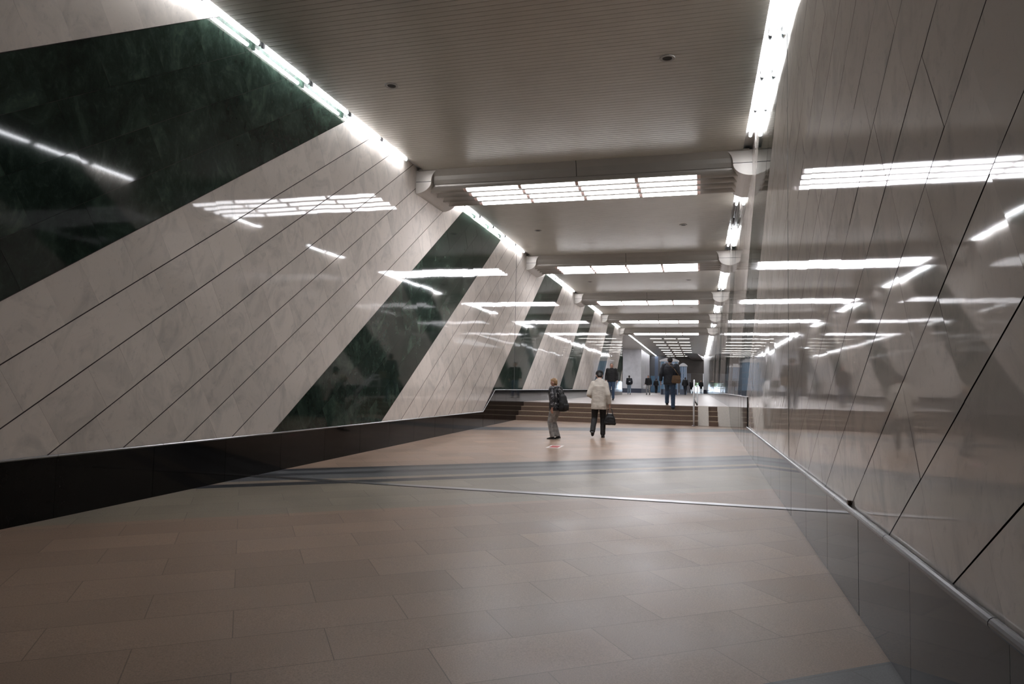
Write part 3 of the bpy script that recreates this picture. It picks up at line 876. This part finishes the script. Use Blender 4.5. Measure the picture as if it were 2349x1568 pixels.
    # ---- shoes
    for k in 'LR':
        p = math.radians(feet[k][3] if len(feet[k]) > 3 else 0); R = Matrix.Rotation(-p, 3, 'X'); a = ank[k]
        o = lambda x, y, z: S(a + R @ Vector((x, y, z)))
        b = bmesh.new()
        ax, up = Vector((1, 0, 0)), R @ Vector((0, 0, 1))
        loft(b, [(o(0, -.068, -.045), S(ax * .028), S(up * .032)), (o(0, -.03, -.037), S(ax * .037), S(up * .042)), (o(0, .05, -.044), S(ax * .041), S(up * .036)), (o(0, .12, -.056), S(ax * .045), S(up * .024)), (o(0, .175, -.062), S(ax * .030), S(up * .016))], 14)
        frus(b, o(0, -.005, -.04), o(0, -.008, .035), .045 * s, .046 * s, 14)
        sh_o = bake('shoe', b, M[shoes], t, voxel * .6, 2)
        b = bmesh.new()
        loft(b, [(o(0, .05, -.081), S(ax * .044), S(R @ Vector((0, .135, 0)))), (o(0, .05, -.068), S(ax * .046), S(R @ Vector((0, .138, 0))))], 18)
        link('sole', b, M['sole'] if detail and shoes == 'black_cloth' else M['rubber'], sh_o)
    return t, (lambda p: S(p)), dict(wr=wr, sh=sh, el=el, spine=spine, hc=hc, s=s)

def at_person(t, p):
    return Matrix.Translation(t.location) @ Matrix.Rotation(t.rotation_euler.z, 4, 'Z') @ Vector(p)

fz = lambda y: SL * y
# the two figures in front
boy, S, J = person('boy in a black and grey patterned jacket and grey joggers glancing left', (-3.10, 15.39, fz(15.39)), math.radians(66), 1.375,
                   {'L': (-.055, .05, .082, 0), 'R': (.05, -.06, .10, 12)}, {'L': (-.25, -.06, .86), 'R': (.23, .03, .86)},
                   lean=3, head_turn=-8, head_drop=8, top='camo', legs='grey_cloth', shoes='black_cloth', hair='fair_hair', hem=.80, voxel=.011, bulk=1.14, leg_w=1.06, detail=True, hood=True)
bp = at_person(boy, S((.0, -.24, .78)))
t = thing('backpack', 'black backpack slung on the back of the boy', 'backpack', bp, boy.rotation_euler.z)
b = bmesh.new(); s = J['s']
loft(b, [((0, 0, 0), (.13 * s, 0, 0), (0, .075 * s, 0)), ((0, -.025 * s, .08 * s), (.155 * s, 0, 0), (0, .105 * s, 0)), ((0, -.02 * s, .25 * s), (.15 * s, 0, 0), (0, .10 * s, 0)), ((0, .0, .42 * s), (.12 * s, 0, 0), (0, .075 * s, 0)), ((0, .01 * s, .48 * s), (.06 * s, 0, 0), (0, .04 * s, 0))], 20)
bake('bag_body', b, M['black_cloth'], t, .012, 3, .004, 9, 2)
b = bmesh.new(); loft(b, [((0, -.115 * s, .04 * s), (.11 * s, 0, 0), (0, .03 * s, 0)), ((0, -.125 * s, .18 * s), (.115 * s, 0, 0), (0, .03 * s, 0)), ((0, -.115 * s, .22 * s), (.10 * s, 0, 0), (0, .02 * s, 0))], 16); link('pocket', b, M['black_cloth'], t, smooth=True)
for sx in (-1, 1):
    b = bmesh.new(); tube_path(b, [Vector(p) * s for p in ((sx * .09, .03, .46), (sx * .12, .13, .66), (sx * .13, .26, .64), (sx * .15, .37, .5), (sx * .17, .3, .28), (sx * .13, .12, .12), (sx * .11, .0, .08))], .016 * s); link('strap', b, M['black_cloth'], t, smooth=True)

woman, S, J = person('person in a beige padded coat and dark cap walking away, black trousers', (-2.27, 16.40, fz(16.40)), math.radians(2), 1.60,
                     {'L': (-.13, -.20, .155, -52), 'R': (.10, .06, .082, 0)}, {'L': (-.20, .22, 1.0), 'R': (.265, .0, .82)},
                     lean=11, head_turn=-10, head_drop=30, top='beige_cloth', legs='black_cloth', shoes='leather', hair='dark_hair', cap='black_cloth', hem=.70, voxel=.011, bulk=1.10, leg_w=1.02, detail=True, wrinkle=.0042, sw=.150, shz=1.33)
hp_ = at_person(woman, S(J['wr']['R'] + Vector((.015, .0, -.50))))
t = thing('handbag', 'black handbag held low in the right hand of the beige coated person', 'handbag', hp_, math.radians(10))
b = bmesh.new()
loft(b, [((0, 0, 0), (.125, 0, 0), (0, .055, 0)), ((0, 0, .03), (.145, 0, 0), (0, .07, 0)), ((0, 0, .16), (.12, 0, 0), (0, .06, 0)), ((0, 0, .27), (.07, 0, 0), (0, .03, 0))], 18)
bake('bag_body', b, M['leather'], t, .010, 3, .005, 12, 4)
for yy in (-.03, .03):
    b = bmesh.new(); tube_path(b, [Vector(p) for p in ((-.065, yy, .25), (-.045, yy * .6, .34), (-.012, yy * .3, .395), (.015, yy * .3, .395), (.045, yy * .6, .34), (.065, yy, .25))], .008, 8); link('handle', b, M['leather'], t, smooth=True)

# man climbing the steps
zt = z0 + RH * 3
man, S, J = person('person in a dark navy jacket and blue jeans climbing the steps, seen from behind', (-.90, YS + TD * 2 + .16, zt), 0, 1.72,
                   {'L': (-.10, .34, .082 + RH, 0), 'R': (.10, .02, .082, 0)}, {'L': (-.29, .08, .90), 'R': (.27, .12, .95)},
                   lean=5, top='navy_cloth', legs='blue_denim', shoes='black_cloth', hair='dark_hair', hem=.80, voxel=.013, bulk=1.14, detail=True)
bp = at_person(man, S((.20, -.16, .84)))
t = thing('shoulder_bag', 'brown leather shoulder bag at the right hip of the person on the steps', 'bag', bp, 0)
b = bmesh.new(); loft(b, [((0, 0, 0), (.12, 0, 0), (0, .05, 0)), ((0, 0, .05), (.15, 0, 0), (0, .06, 0)), ((0, 0, .20), (.13, 0, 0), (0, .055, 0)), ((0, 0, .25), (.10, 0, 0), (0, .04, 0))], 18); bake('bag_body', b, M['brown_leather'], t, .013, 3)
b = bmesh.new(); box(b, -.12, .12, -.068, -.05, .1, .24); link('flap', b, M['brown_leather'], t)
b = bmesh.new(); tube_path(b, [Vector(p) for p in ((.1, .0, .22), (-.06, .0, .45), (-.25, .02, .62), (-.33, .12, .66), (-.32, .26, .6))], .012, 8); link('strap', b, M['brown_leather'], t, smooth=True)

# people further off in the upper hall
person('person facing the camera in a black jacket and dark jeans beyond the steps', (-3.62, 30.0, ZU), PI, 1.58,
       {'L': (-.10, .16, .082, 0), 'R': (.09, -.14, .11, 20)}, {'L': (-.27, .08, .88), 'R': (.27, .0, .90)}, lean=2, top='black_cloth', legs='blue_denim', shoes='leather', hair='brown_hair', hem=.84, voxel=.016, bulk=1.12, face=True)
far = [
    ('person in pale jeans and a dark jacket walking away past the grey pier', (-5.68, 59.4), 10, 1.60, 'navy_cloth', 'light_denim', .15),
    ('person in a dark coat with a pale bag in front of the dark glazed front', (-4.10, 59.4), 160, 1.62, 'black_cloth', 'grey_cloth', -.12),
    ('person in black standing deep in the hall by the blue doors', (-4.95, 85.0), -20, 1.72, 'black_cloth', 'black_cloth', .06),
    ('slim person in black striding right of the climbing person', (-1.27, 68.3), -15, 1.66, 'black_cloth', 'navy_cloth', .2),
    ('person in dark clothes far off behind the handrail', (-.95, 93.0), 20, 1.70, 'black_cloth', 'black_cloth', .1),
    ('tiny dark figure near the exit beside the white pilaster', (.25, 92.5), 180, 1.72, 'black_cloth', 'black_cloth', -.1)]
for i, (lab, (x, y), hdg, H, tp, lg, st) in enumerate(far):
    o, S, J = person(lab, (x, y, ZU), math.radians(hdg), H, {'L': (-.085, st, .082, 0), 'R': (.085, -st, .10, 14)}, {'L': (-.25, -.1, .88), 'R': (.25, .12, .90)},
                     lean=3, top=tp, legs=lg, hair='dark_hair', voxel=.022, bulk=1.1, shoes='sole' if i == 0 else 'leather')
    if i == 0:
        p = at_person(o, S((0, -.20, .98))); q = thing('backpack', 'dark blue backpack with a pale patch on the person in pale jeans', 'backpack', p, o.rotation_euler.z)
        b = bmesh.new(); loft(b, [((0, 0, 0), (.12, 0, 0), (0, .06, 0)), ((0, -.02, .1), (.15, 0, 0), (0, .09, 0)), ((0, 0, .38), (.11, 0, 0), (0, .06, 0))], 16); link('bag_body', b, M['navy_cloth'], q, smooth=True)
        b = bmesh.new(); box(b, -.07, .07, -.125, -.09, .1, .2); link('patch', b, M['grey_sack'], q)
    if i == 1:
        p = at_person(o, S((.29, .12, .50))); q = thing('carrier_bag', 'pale carrier bag hanging from the hand of the dark coated person', 'bag', p, o.rotation_euler.z)
        b = bmesh.new(); loft(b, [((0, 0, 0), (.13, 0, 0), (0, .06, 0)), ((0, 0, .25), (.14, 0, 0), (0, .05, 0)), ((0, 0, .30), (.06, 0, 0), (0, .02, 0))], 14); link('bag_body', b, M['white_metal'], q, smooth=True)
        b = bmesh.new(); tube_path(b, [Vector(v) for v in ((-.04, 0, .28), (-.02, 0, .38), (.02, 0, .38), (.04, 0, .28))], .01, 6); link('handle', b, M['white_metal'], q)

for o in list(bpy.data.objects):
    if o.parent is None and o.get('label') == 'x': o['label'] = o.name.replace('_', ' ')
